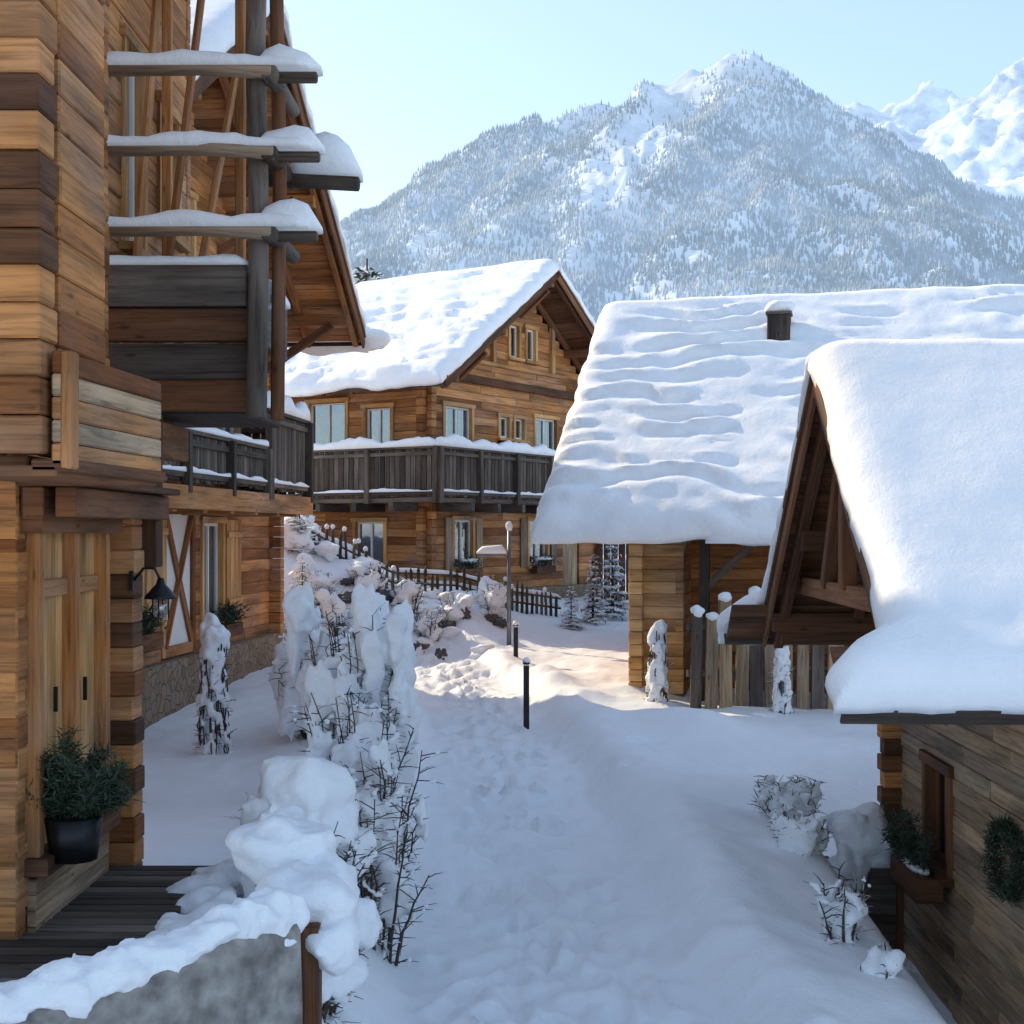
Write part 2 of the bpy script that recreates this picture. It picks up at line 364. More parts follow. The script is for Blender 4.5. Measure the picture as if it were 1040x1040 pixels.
# ---------------------------------------------------------------- terrain
XCY=[6,10,18,22,26,30]; XCX=[.4,.3,-.15,-.6,-1.4,-2.3]
def gz(x,y,detail=True):
    x=np.asarray(x,float);y=np.asarray(y,float)
    b=np.interp(y,[-30,0,9,14,20,26,32,38,60,150,400,3000],[-4,-3.75,-3.4,-3.0,-2.66,-2.45,-2.15,-1.85,-2.0,-9,-30,-60])
    Lm=sm((-1.3-x)/1.0)*(1-sm((y-13)/3)); b=b*(1-Lm)+(-2.85)*Lm
    Rm=sm((x-2.8)/1.05)*(1-sm((y-15.8)/2.2)); b=b*(1-Rm)+(-4.4)*Rm
    toe=np.interp(x,[-6,-4.3,-2.5,0,2],[26,26,26.3,27.5,29]); hb=np.interp(x,[-8,-4.7,-2.6,-.2,1.5,4],[.1,-.15,-1.1,-1.6,-1.9,-2.1])
    B=sm((y-toe)/3.6)*sm((2.8-x)/2)*(1-sm((y-50)/20)); b=b*(1-B)+hb*B
    for cx,cy,rx,ry,a in((1.1,22.6,1.6,1.3,.16),(2.0,23.4,.8,.7,.12),(-.6,25.6,.7,.9,.2),(2.6,18.6,.8,.9,.3),(1.9,14.5,.7,2.4,.14),(-4.6,16.5,1.4,1.0,.25),(-2.6,18.5,.8,2,.25),(1.7,19.2,.7,.5,.16),(1.2,21.4,.4,.3,.12),(.5,23.2,.35,.3,.12),(1.8,25.2,.8,.5,.15),(1.9,22.1,.35,.25,.12),(.7,22.3,.3,.25,.12),(1.5,23.6,.3,.25,.12),(.1,21.9,.4,.25,.1)):
        b=b+a*np.exp(-((x-cx)/rx)**2-((y-cy)/ry)**2)
    xc=np.interp(y,XCY,XCX); hw=np.interp(y,[6,18,30],[1.15,.85,.65])
    dd=np.abs(x-xc); act=(1-sm((y-29)/3))
    wob=.14*fbm(y,y*0+np.sign(x-xc)*5,1.1,3,77)
    bk_=.15*(1-.6*sm((y-19)/3)*(x>xc))
    b=b-.22*(1-sm((dd-hw+wob)/.45))*act+bk_*np.exp(-((dd-hw-.6+wob)/.34)**2)*act
    if detail:
        near=np.clip(1-(y-60)/60,0,1)
        b=b+near*(.14*fbm(x,y,3.2,3,1)+.05*fbm(x,y,.8,3,4)+.018*fbm(x,y,.22,2,9))
        pm=(1-sm((dd-hw*.9)/.25))*act
        b=b+pm*near*(.05*fbm(x,y,.36,3,14))
    return b
def Z(x,y): return float(gz(x,y))
def grow(a,r,lim):
    out=[];s=a[1];p=a[0]
    while abs(p)<lim: p+=s; s*=r; out.append(p)
    return out
xs=sorted(grow((-11,-.12),1.3,4500)+list(np.arange(-11,-3.5,.12))+list(np.arange(-3.5,4.5,.06))+list(np.arange(4.5,11,.12))+grow((11,.12),1.3,4500))
ys=list(np.arange(-40,3,3.))+list(np.arange(3,6,.5))+list(np.arange(6,14,.06))+list(np.arange(14,38,.085))+grow((38,.12),1.16,6000)
xs=np.array(xs);ys=np.array(ys)
GX,GY=np.meshgrid(xs,ys,indexing='ij'); GZ=gz(GX,GY)
rs=np.random.RandomState(5)
for i in range(820):
    y=rs.uniform(7.5,29); xc=np.interp(y,XCY,XCX); hw=np.interp(y,[6,18,30],[1.1,.8,.6])
    x=xc+rs.normal(0,hw*.42); a=rs.uniform(.02,.06); an=rs.normal(0,.3)
    if rs.rand()<.12: x=xc+rs.uniform(-1,1)*2.2
    i0,i1=np.searchsorted(xs,[x-.5,x+.5]); j0,j1=np.searchsorted(ys,[y-.6,y+.6])
    X=GX[i0:i1,j0:j1]-x;Y=GY[i0:i1,j0:j1]-y; u=X*math.cos(an)-Y*math.sin(an);v=X*math.sin(an)+Y*math.cos(an)
    q=(u/.09)**2+(v/.17)**2
    GZ[i0:i1,j0:j1]+= -a*np.exp(-q**1.5)+a*.4*np.exp(-((np.sqrt(q)-1.5)/.45)**2)
def gridmesh(name,X,Y,Zz,mat):
    ni,nj=X.shape; V=np.stack([X,Y,Zz],-1).reshape(-1,3)
    i,j=np.meshgrid(np.arange(ni-1),np.arange(nj-1),indexing='ij'); a=(i*nj+j).ravel()
    F=np.stack([a,a+nj,a+nj+1,a+1],1)
    me=bpy.data.meshes.new(name); me.vertices.add(len(V)); me.vertices.foreach_set('co',V.ravel().astype(np.float32))
    me.loops.add(F.size); me.loops.foreach_set('vertex_index',F.ravel().astype(np.int32))
    me.polygons.add(len(F)); me.polygons.foreach_set('loop_start',np.arange(0,F.size,4,dtype=np.int32)); me.polygons.foreach_set('loop_total',np.full(len(F),4,dtype=np.int32))
    me.update(calc_edges=True); me.validate()
    me.polygons.foreach_set('use_smooth',[True]*len(F)); me.materials.append(mat)
    o=bpy.data.objects.new(name,me); COL.objects.link(o); return o
gridmesh('snow_ground',GX,GY,GZ,SNOW)
# ---------------------------------------------------------------- mountains
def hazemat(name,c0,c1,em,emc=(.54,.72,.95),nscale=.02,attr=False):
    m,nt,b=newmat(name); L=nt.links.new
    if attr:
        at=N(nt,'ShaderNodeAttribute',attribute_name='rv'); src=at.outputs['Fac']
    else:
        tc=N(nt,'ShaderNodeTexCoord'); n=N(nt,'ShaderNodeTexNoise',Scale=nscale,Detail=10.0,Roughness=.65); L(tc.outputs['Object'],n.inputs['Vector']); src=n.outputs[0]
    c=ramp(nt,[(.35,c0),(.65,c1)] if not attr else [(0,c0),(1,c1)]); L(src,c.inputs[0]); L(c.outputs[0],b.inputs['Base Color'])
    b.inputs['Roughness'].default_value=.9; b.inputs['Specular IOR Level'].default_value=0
    b.inputs['Emission Color'].default_value=(*emc,1); b.inputs['Emission Strength'].default_value=em  # distance haze painted in as a constant pale-blue glow of the surface
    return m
def ridgeh(X,Y,segs):
    H=np.full(X.shape,-1e9)
    for (p,q,sl) in segs:
        ax,ay,az=p;bx,by,bz=q; dx,dy=bx-ax,by-ay; t=np.clip(((X-ax)*dx+(Y-ay)*dy)/(dx*dx+dy*dy),0,1)
        d=np.hypot(X-ax-t*dx,Y-ay-t*dy); h=az+t*(bz-az)-sl*d*(1-.00008*d)
        H=np.maximum(H,h)
    return H
def P(u,v,Y): return ((u-520)/1400*Y,Y,(540-v)/1400*Y)
def chain(pts,sl): return [(a,b,sl) for a,b in zip(pts,pts[1:])]
segs=chain([P(150,330,2500),P(355,236,2800),P(430,176,2900),P(520,118,3050),P(600,102,3150),P(660,88,3150),P(700,50,3050),P(735,50,3000),P(780,72,3000),P(860,126,2950),P(920,184,2900),P(1010,256,2850),P(1150,330,2700)],.72)
segs+=chain([P(735,56,2995),P(690,114,2700),P(640,156,2500),P(590,235,2250),P(555,300,2000)],.85)
segs+=chain([P(735,56,2995),P(770,120,2700),P(800,200,2400),P(830,300,2050)],.9)
segs+=chain([P(520,126,3050),P(480,200,2600),P(440,280,2250)],.85)
segs+=chain([P(860,133,2950),P(900,220,2600),P(930,300,2300)],.9)
X,Y=np.meshgrid(np.linspace(-1500,2300,760),np.linspace(1400,3600,440),indexing='ij')
wx=X+60*fbm(X,Y,260,3,2); wy=Y+60*fbm(X,Y,260,3,6)
H=ridgeh(wx,wy,segs)
rn=1-np.abs(fbm(wx,wy*.5,210,4,21))*2.2
H=H-75*(1-rn)*.6+20*fbm(X,Y,60,4,30)-2
H=np.maximum(H,-60)
gridmesh('mountain',X,Y,H,hazemat('mountain_snow_haze_glow',(.36,.40,.45),(.62,.66,.71),.36,nscale=.012))
def forest(name,n,X,Y,H,mat,hr,mask):
    rs=np.random.RandomState(11); ni,nj=X.shape
    i=rs.randint(1,ni-2,n);j=rs.randint(1,nj-2,n); fx=rs.rand(n);fy=rs.rand(n)
    x=X[i,j]*(1-fx)+X[i+1,j]*fx; y=Y[i,j]*(1-fy)+Y[i,j+1]*fy
    z=(H[i,j]*(1-fx)+H[i+1,j]*fx)*(1-fy)+(H[i,j+1]*(1-fx)+H[i+1,j+1]*fx)*fy
    u=520+1400*x/y; v=540-1400*z/y
    k=(u>250)&(u<1120)&(v<345)&mask(x,y,z,rs.rand(n)); x,y,z=x[k],y[k],z[k]; n=len(x)
    h=rs.uniform(hr[0],hr[1],n); r=h*.25; a=rs.rand(n)*6.28
    V=np.zeros((n,4,3))
    for q in range(3): V[:,q,0]=x+r*np.cos(a+q*2.094);V[:,q,1]=y+r*np.sin(a+q*2.094);V[:,q,2]=z-2
    V[:,3,0]=x;V[:,3,1]=y;V[:,3,2]=z+h
    b=np.arange(n)[:,None]*4; F=np.concatenate([b+np.array([[0,1,3]]),b+np.array([[1,2,3]]),b+np.array([[2,0,3]])],1).reshape(-1,3)
    me=bpy.data.meshes.new(name); me.vertices.add(n*4); me.vertices.foreach_set('co',V.ravel().astype(np.float32))
    me.loops.add(F.size); me.loops.foreach_set('vertex_index',F.ravel().astype(np.int32))
    me.polygons.add(len(F)); me.polygons.foreach_set('loop_start',np.arange(0,F.size,3,dtype=np.int32)); me.polygons.foreach_set('loop_total',np.full(len(F),3,dtype=np.int32))
    me.update(calc_edges=True)
    g=np.clip(.5+1.2*fbm(x,y+z*.5,120,3,70),0,1)
    at=me.attributes.new('rv','FLOAT','FACE'); at.data.foreach_set('value',np.repeat(np.clip(.4*rs.rand(n)+.6*g,0,1),3).astype(np.float32))
    me.materials.append(mat); o=bpy.data.objects.new(name,me); COL.objects.link(o)
FOREST=hazemat('frosted_forest_haze_glow',(.10,.135,.15),(.40,.45,.49),.37,attr=True)
def mask(x,y,z,r):
    g=np.abs(fbm(x+z*.25,z*.22,170,3,40)); g2=fbm(x+z*.2,y*.4,170,4,44)
    dens=np.interp(z,[0,700,880,990],[.9,.82,.5,.03])
    dens=dens*np.clip(.3+g*12,0,1)*np.clip(1.15-1.3*np.clip(g2-.3,0,1)*3,.25,1)
    d=((396-x)*(396-150)+(1028-z)*(1028-590))/((396-150)**2+(1028-590)**2); d=np.clip(d,0,1)
    ds=np.hypot(x-396+d*246,z-1028+d*438)
    dens=dens*np.clip((ds-30+40*fbm(x,z,60,3,90))/60,.04,1)
    return r<dens
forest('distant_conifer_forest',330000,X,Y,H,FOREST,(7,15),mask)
X2,Y2=np.meshgrid(np.linspace(-800,4500,420),np.linspace(4200,7500,200),indexing='ij')
segs2=chain([P(700,190,6000),P(820,90,5800),P(850,90,5600),P(900,110,5600),P(940,84,5700),P(965,104,5600),P(1000,92,5500),P(1045,60,5400),P(1110,36,5300),P(1250,50,5300)],.7)+chain([P(1045,66,5400),P(1000,170,4900),P(960,260,4500)],.9)+chain([P(850,96,5600),P(900,200,5000)],.9)
H2=ridgeh(X2+90*fbm(X2,Y2,400,3,3),Y2+90*fbm(X2,Y2,400,3,8),segs2)
H2=H2-140*np.abs(fbm(X2,Y2*.6,330,5,51))*1.3+80*fbm(X2,Y2,110,5,60)
gridmesh('snowy_peak',X2,Y2,np.maximum(H2,-60),hazemat('far_peak_snow_haze_glow',(.22,.27,.34),(.66,.69,.74),.50,nscale=.008))
# ---------------------------------------------------------------- central chalet
C=empty('timber_chalet',(-2.05,33,0),math.atan2(.85,.53))
w=MB(); W=8.6; xr=W/2; zr=6.85; sl=.65
w.M=wf((0,0),(W,0),(0,-1))
topz=lambda s:zr-sl*abs(s-xr)-.3
def limC(z):
    if z<topz(0): return (0,W)
    d=(zr-.3-z)/sl; return (xr-d,xr+d)
ops=[(.7,2.0,1.0,3.15),(3.2,3.78,2.4,3.05),(3.95,4.53,2.4,3.05),(5.0,6.25,1.0,3.15),(3.7,4.27,4.55,5.5),(4.55,5.12,4.55,5.5),(1.1,2.05,-.95,.35),(4.65,5.75,-.95,.35),(6.6,7.5,-1.6,.45)]
planks(w,W,-1.5,6.5,.2,.14,ops,limC)
w2=MB(); w2.M=w.M.copy()
for o in ops[:-1]: window(w2,*o,cols=2 if o[1]-o[0]>.7 else 1,trim=iG,curt=.6 if o[1]-o[0]>.7 else 0)
w2.box((7.05,-.08,-.6),(.85,.06,2.0),iP)
for s in(.9,2.25,4.4,6.0): w2.box((s-.0,.03,-.3),(.28,.05,1.3),iP)
w.box((xr,.05,3.82),(W+.3,.16,.2),iB); w.box((xr,.04,.72),(W+.2,.14,.22),iL); w.box((xr,.05,4.3),(4.6,.1,.1),iG)
for s in(2.9,5.9): w.box((s,.045,5.0),(.16,.12,1.3),iG)
for s in(0.1,W-.1):
    z=-1.5
    while z<3.9: w.box((s,.08,z+.1),(.2,.16,.19),iL); z+=.2
w.box((W/2,-.03,-2.3),(W+.1,.3,1.6),iST)
w.M=wf((0,0),(0,4.8),(-1,0))
opl=[(2.4,3.7,1.9,3.3),(1.0,1.9,1.0,3.1),(1.2,2.2,-.9,.3)]
planks(w,4.8,-1.5,topz(0)+.05,.2,.14,opl); w2.M=w.M.copy()
for o in opl: window(w2,*o,curt=.2)
w.box((2.4,-.04,-2.3),(4.7,.3,1.6),iST)
for s in(.1,4.7):
    z=-1.4
    while z<3.7: w.box((s,.08,z+.1),(.2,.16,.19),iL); z+=.2
w.M=wf((W,0),(W,4.8),(1,0)); planks(w,4.8,-2,topz(0)+.05,.3,.14,[])
w.M=wf((0,4.8),(W,4.8),(0,1)); planks(w,W,-2,6.5,.3,.14,[],limC)
w.obj('walls',C,.012); w2.obj('windows',C,.006)
r=MB(); roof(r,-.9,W+.9,xr,zr,sl,-1.1,5.4)
for x in(1.3,W-1.3,xr):
    z=zr-sl*abs(x-xr)-.45; r.beam((x,-.02,z-.7),(x,-.85,z-.06),.12,.12,iB)
r.obj('roof_timber',C,.008)
ze=zr-sl*(xr+.9)
slab('roof_snow',C,(xr,-1.15,zr),(xr,5.45,zr),(-1.0,5.45,ze-.03),(-1.0,-1.15,ze-.03),.32,rip=.16,lam=.62,seed=1,und=.06)
slab('roof_snow_2',C,(xr,-1.15,zr),(xr,5.45,zr),(W+1,5.45,ze-.03),(W+1,-1.15,ze-.03),.30,rip=.06,seed=2)
b=MB(); sn=MB()
railing(b,(-1.1,-1.1,0),(W+.3,-1.1,0),.78,1.95,sn=sn,snow=.2)
railing(b,(-1.1,4.8,0),(-1.1,-1.1,0),.78,1.95,sn=sn,snow=.2)
b.box((W/2-.4,-.6,.74),(W+1.5,1.0,.1),iY); b.box((-.6,2.0,.735),(1.0,5.6,.1),iY)
for i in range(8): b.beam((.3+i*1.15,0,.58),(.3+i*1.15,-1.15,.58),.14,.2,iY)
for i in range(5): b.beam((0,.2+i*1.1,.58),(-1.15,.2+i*1.1,.58),.14,.2,iY)
b.obj('balcony',C,.006); sn.obj('balcony_snow',C)
def leaves(mb,c,rad,n,size,m=iF):
    for i in range(n):
        d=Vector((random.gauss(0,.45),random.gauss(0,.45),random.gauss(0,.45)))
        p=Vector(c)+Vector((d.x*rad[0],d.y*rad[1],d.z*rad[2])); dr=Vector((random.gauss(0,1)+d.x,random.gauss(0,1)+d.y,random.gauss(0,.8)+.5)).normalized()*size*random.uniform(.6,1.4)
        sd=dr.cross(Vector((random.random()-.5,random.random()-.5,random.random()-.5))).normalized()*size*.1
        k=mb.addv([p-sd,p+sd,p+dr]); mb.face([k,k+1,k+2],[(0,0)]*3,m,random.random())
fb=MB()
for s in(1.57,5.2):
    fb.box((s,-.18,-1.02),(1.0,.2,.2),iB); leaves(fb,(s,-.2,-.8),(.5,.15,.18),400,.12); fb.blob((s,-.2,-.72),(.4,.1,.06))
fb.obj('window_boxes',C)
# ---------------------------------------------------------------- left mid chalet (gable faces path)
H2e=empty('log_chalet',(-5.08,20,0),math.atan2(.995,.1))
zr2=7.6; s2=.63; E=5.9
w=MB(); w.M=wf((-E,0),(E,0),(0,-1))
top2=lambda s:zr2-s2*abs(s-E)-.3
def lim2(z):
    if z<top2(0): return (0,2*E)
    d=(zr2-.3-z)/s2; return (E-d,E+d)
sx=lambda Y:(Y-20)/.995+E
ops=[(sx(18.25),sx(19.2),-1.35,.25),(sx(19.95),sx(21.4),-1.85,.5),(sx(21.75),sx(22.85),-1.45,.2),(sx(17.4),sx(18.4),.95,2.9),(sx(20),sx(21.3),.95,2.9),(sx(22.6),sx(23.7),.95,2.9),(sx(18.6),sx(19.6),3.8,5.2),(sx(20.4),sx(21.4),3.8,5.2)]
planks(w,2*E,-1.9,7.3,.2,.14,ops,lim2,m=iL)
w.box((E,.03,-2.4),(2*E+.1,.3,1.05),iST)
w.box((E,.05,.62),(2*E+.2,.16,.2),iB); w.box((E,.05,3.4),(2*E+.2,.16,.2),iB)
for s in(2*E-.12,):
    z=-1.9
    while z<3.8: w.box((s,.1,z+.1),(.24,.24,.19),iL); z+=.2
w2=MB(); w2.M=w.M.copy()
for i in(0,2,3,4,5,6,7): window(w2,*ops[i],curt=.5,trim=iG)
for s0,z0,z1 in((ops[0][1]+.04,-1.3,.25),(ops[2][1]+.04,-1.42,.2)):
    for k in range(4): w2.box((s0+.12+k*.2,.035,(z0+z1)/2),(.195,.04,z1-z0),iG)
    for z in(z0+.25,z1-.25): w2.box((s0+.42,.07,z),(.78,.03,.1),iG)
a0,a1,z0,z1=ops[1]; c=(a0+a1)/2
w2.box((c,-.04,(z0+z1)/2),(a1-a0,.05,z1-z0),iW)
for s in(a0+.07,a1-.07): w2.box((s,.0,(z0+z1)/2),(.14,.06,z1-z0-.01),iL)
for z in(z0+.08,z1-.08): w2.box((c,.005,z),(a1-a0-.28,.055,.16),iL)
w2.beam((a0+.12,.0,z0+.15),(a1-.12,.0,z1-.15),.05,.13,iL,up=(0,1,0)) ; w2.beam((a0+.12,.012,z1-.15),(a1-.12,.012,z0+.15),.13,.04,iL,up=(0,1,0))
bx=(ops[0][0]+ops[0][1])/2
w2.box((bx,.2,-1.5),(1.0,.22,.22),iB); leaves(w2,(bx,.22,-1.25),(.5,.15,.2),500,.13)
w2.box((ops[2][1]-.3,.2,-1.6),(.9,.2,.2),iB); leaves(w2,(ops[2][1]-.3,.22,-1.35),(.4,.15,.18),400,.13)
w.M=wf((E,0),(E,7),(1,0)); planks(w,7,-2.2,top2(0)+.05,.22,.14)
w.M=wf((-E,0),(-E,7),(-1,0)); planks(w,7,-2.2,top2(0)+.05,.22,.14)
w.M=wf((-E,7),(E,7),(0,1)); planks(w,2*E,-2.2,7.3,.3,.14,[],lim2)
w.obj('walls',H2e,.012); w2.obj('windows_and_door',H2e,.006)
r=MB(); roof(r,-6.4,6.3,0,zr2,s2,-1.65,7.6,m=iL,raft=.9,barge=.3)
for x in(-5,5.2,2.6):
    z=zr2-s2*abs(x)-.5; r.beam((x,-.02,z-.9),(x,-1.3,z-.06),.14,.14,iB)
r.obj('roof_timber',H2e,.01)
zE=zr2-s2*6.3
slab('roof_snow',H2e,(0,-1.7,zr2),(0,7.6,zr2),(6.4,7.6,zE-.04),(6.4,-1.7,zE-.04),.34,seed=4,sag=.12)
slab('roof_snow_2',H2e,(0,-1.7,zr2),(0,7.6,zr2),(-6.5,7.6,zE-.1),(-6.5,-1.7,zE-.1),.3,seed=5)
b=MB(); sn=MB()
sn.blob((6.5,-1.75,zE+.02),(.3,.38,.2),amp=.2,nu=20,nv=12); sn.strip((6.45,-1.9,zE-.02),(6.45,.5,zE-.02),.45,.3)
railing(b,(-4.2,-1.1,0),(1.4,-1.1,0),.62,1.3,sn=sn,snow=.08)
railing(b,(1.5,-1.1,0),(4.0,-1.1,0),.62,1.9,sn=sn,snow=.26)
railing(b,(4.0,-1.1,0),(4.0,0,0),.62,1.9,sn=sn,snow=.2)
b.box((0,-.6,.5),(8.2,1.1,.12),iL); b.box((0,-1.18,.44),(8.2,.08,.3),iL)
for i in range(7): b.beam((-3.9+i*1.2,0,.34),(-3.9+i*1.2,-1.15,.34),.16,.18,iL)
b.obj('balcony',H2e,.006); sn.obj('balcony_snow',H2e)
# ---------------------------------------------------------------- nearest left log house
H1=empty('log_house')
w=MB()
w.M=wf((-7,7.5),(-2.52,7.5),(0,-1)); planks(w,4.22,.42,6.5,.2,.14,m=iL)
z=.42; k=0
while z<6.4:
    h=.2+random.uniform(-.01,.01); w.box((4.36,.02+random.uniform(-.02,.03),z+h/2),(.25,.26+.04*(k%2),h-.006),iL if random.random()<.6 else iB); z+=h;k+=1
w.M=wf((-2.52,7.7),(-2.52,8.5),(1,0)); planks(w,.85,.42,6.5,.2,.14,m=iL)
w.M=Matrix.Identity(4)
w.box((-4.9,8.1,.38),(4.5,1.1,.08),iB)
w.M=wf((-7,9.2),(-3.3,9.2),(0,-1)); planks(w,3.7,-2.9,6.5,.22,.16,m=iL)
w.M=wf((-3.3,9.2),(-3.3,11.6),(1,0))
dop=[(.28,1.75,-2.35,.25)]
planks(w,2.1,-3.0,6.5,.22,.16,dop,m=iL)
w.M=wf((-3.42,11.6),(-3.42,14.6),(1,0)); opw=[(.5,1.2,2.5,4.4),(1.7,2.5,2.9,4.2)]  # upper wing, added to block the sun from the near right roof
planks(w,3.0,2.3,7.2,.2,.14,opw,m=iL)
w.M=wf((-7,14.6),(-3.42,14.6),(0,1)); planks(w,3.6,2.3,7.2,.2,.14,m=iL)
w.M=Matrix.Identity(4); w.box((-5.2,13.1,2.24),(3.6,3.0,.12),iB); w.box((-3.36,13.1,2.26),(.16,3.0,.2),iB)
for i in range(22): w.box((-4.0,7.2+i*.36,6.95),(4.2,.35,.05),iL)
for i in range(9): w.beam((-3.5,7.4+i*.9,6.85),(-1.95,7.4+i*.9,6.8),.12,.16,iB)
w.obj('walls',H1,.012)
sn=MB(); sn.strip((-3.9,7.0,7.0),(-3.9,15,7.0),4.4,.4,step=.3); sn.obj('roof_snow',H1)
d=MB(); d.M=wf((-3.42,11.6),(-3.42,14.6),(1,0))
for o in opw: window(d,*o,curt=.4)
d.M=wf((-3.3,9.2),(-3.3,11.6),(1,0))
for i in range(8): d.box((.28+.092+i*.184,-.05,-1.02),(.18,.06,2.45),iG)
for s in(.24,1.02,1.8): d.box((s,.02,-1.05),(.1,.12,2.4),iL)
for s in(.65,1.4):
    for z in(-1.9,-.4): d.box((s,.0,z),(.62,.05,.12),iL)
d.box((1.0,.05,.16),(1.9,.2,.34),iB); d.box((1.0,.06,-2.28),(1.75,.2,.12),iB)
for i in range(5): d.box((1.03,.03,-2.42-.11*i),(1.7,.06,.105),iP)
d.box((.68,.03,-1.2),(.02,.03,.18),iM); d.box((1.36,.03,-1.2),(.02,.03,.18),iM)
d.obj('windows_and_shutters',H1,.008)
p=MB()
z=-2.95
while z<.45:
    h=.2; p.box((-3.22+random.uniform(-.015,.015),11.42,z+h/2),(.26,.28,h-.005),iL if random.random()<.7 else iB); z+=h
p.obj('corner_logs',H1,.012)
p=MB(); p.M=wf((-2.46,7.45),(-2.34,9.1),(1,0))
for i in range(5): p.box((.82,.0,.42+i*.125),(1.65,.06,.12),iP if i%2 else iL)
p.box((.82,-.04,.36),(1.65,.2,.07),iB); p.box((.82,-.3,.33),(1.65,.6,.06),iB)
p.box((.05,.05,.66),(.12,.06,.64),iL)
p.M=Matrix.Identity(4)
for x_ in(-3.2,-2.98): p.beam((x_,9.2,.2),(x_,11.7,.2),.14,.2,iB)
p.box((-3.05,10.4,.33),(.5,2.5,.05),iB)
p.obj('parapet',H1,.01)
b=MB(); sn=MB()
Yb=11.6
b.box((-2.93,Yb,2.07),(1.42,.16,.36),iY,r=.62); b.box((-2.9,Yb+.05,1.74),(1.36,.16,.27),iB); b.box((-2.85,Yb+.1,1.44),(1.28,.16,.3),iY); b.box((-2.8,Yb+.16,1.16),(1.2,.16,.27),iB)
b.box((-2.93,Yb+.8,2.2),(1.42,1.5,.08),iY); b.box((-2.2,Yb+.8,1.9),(.1,1.6,.55),iY); b.box((-2.85,Yb+1,1.05),(1.2,1.6,.08),iY)
b.box((-3.1,Yb+.6,.8),(.2,1.2,.3),iB); b.box((-3.1,11.7,.35),(.22,.22,1.3),iB)
sn.strip((-3.6,Yb,2.25),(-2.2,Yb,2.25),.3,.08,amp=.7)
b.tube([(-2.13,Yb-.1,.95),(-2.11,Yb-.1,2.6),(-2.14,Yb-.1,4.0),(-2.12,Yb-.1,5.3)],.085,10,iY)
b.tube([(-2.0,Yb+.15,.95),(-1.98,Yb+.15,3.0),(-2.02,Yb+.15,5.3)],.06,10,iB)
for zz,xa,xb,yy in((2.47,-3.55,-1.62,-.28),(3.13,-3.5,-1.6,-.28),(3.79,-3.42,-1.62,-.28)):
    b.tube([(xa,Yb+yy,zz),((xa+xb)/2,Yb+yy,zz+.02),(xb-.35,Yb+yy,zz-.01)],[.055,.062,.068],12,iP,r=.05)
    b.tube([(-2.0,Yb+yy-.05,zz-.01),(-1.98,Yb+.9,zz+.02)],[.075,.06],12,iY)
    b.tube([(-2.05,Yb+yy+.15,zz),(xb,Yb+yy+.15,zz)],[.06,.06],12,iY)
    sn.strip((xa,Yb+yy,zz+.045),(xb-.05,Yb+yy,zz+.045),.13,.08,amp=.8)
    sn.strip((-2.15,Yb+yy+.13,zz+.04),(xb+.04,Yb+yy+.13,zz+.04),.26,.17,amp=.7)
b.tube([(-2.3,Yb+.6,3.15),(-1.35,Yb+.6,3.1)],.09,12,iY); sn.strip((-1.95,Yb+.6,3.17),(-1.33,Yb+.6,3.14),.4,.36)
sn.strip((-2.3,Yb+.4,1.98),(-1.95,Yb+.4,1.98),.4,.2)
for x_,y2 in((-3.25,.8),(-2.98,1.4),(-2.7,2.2)):
    b.beam((x_,Yb+.3,2.2),(x_+.12,Yb+y2,5.6),.05,.09,iL)
for x in(-3.3,-2.6): b.beam((x,Yb+1.6,2.2),(x,Yb+1.6,6.8),.09,.09,iL)
b.obj('rack_balcony',H1,.01); sn.obj('rack_snow',H1)
def lantern(name,x,y,z,parent=None):
    m=MB()
    m.box((x-.06,y,z+.1),(.03,.1,.16),iM)
    m.tube([(x-.05,y,z+.1),(x+.03,y,z+.2),(x+.12,y,z+.2),(x+.17,y,z+.1)],.012,8,iM)
    m.tube([(x+.17,y,z+.12),(x+.17,y,z+.07),(x+.17,y,z-.03),(x+.17,y,z-.05)],[.025,.04,.13,.135],16,iM)
    m.tube([(x+.17,y,z-.05),(x+.17,y,z-.17),(x+.17,y,z-.21)],[.06,.06,.02],12,iGL)
    for k in range(4):
        a=k*math.pi/2; m.tube([(x+.17+.065*math.cos(a),y+.065*math.sin(a),z-.04),(x+.17+.065*math.cos(a),y+.065*math.sin(a),z-.21)],.006,5,iM)
    return m.obj(name,parent)
lantern('wall_lantern',-3.05,11.3,-.5)
pl=MB(); pl.tube([(-3.05,9.6,-2.28),(-3.05,9.6,-1.98)],[.16,.2],14,iM)
for i in range(60):
    a=random.random()*6.28; k_=random.uniform(.05,.36); d=Vector((math.cos(a)*k_,math.sin(a)*k_,random.uniform(.1,.62)*(1-k_))); q=Vector((-3.05,9.6,-2.0)); pl.tube([q,q+d*.6,q+d],[.008,.006,.003],4,iT)
    for k in range(6): leaves(pl,q+d*(.35+.14*k),(.05,.05,.05),24,.075)
pl.obj('potted_fir_plant')
dk=MB()
for i in range(16): dk.box((-2.95,8.6+i*.17,-2.74),(1.1,.13,.05),iY)
dk.beam((-3.4,8.5,-2.8),(-3.4,11.2,-2.8),.1,.08,iY); dk.beam((-2.5,8.5,-2.8),(-2.5,11.2,-2.8),.1,.08,iY)
dk.obj('wooden_deck',None,.005)
s=MB()
for i in range(16):
    s.blob((-2.28+random.gauss(0,.07),8.6+i*.17,-2.75),(random.uniform(.15,.26),random.uniform(.15,.25),random.uniform(.08,.14)),amp=.3,nu=12,nv=7)
s.obj('deck_snow',None,remesh=.03,disp=.04)
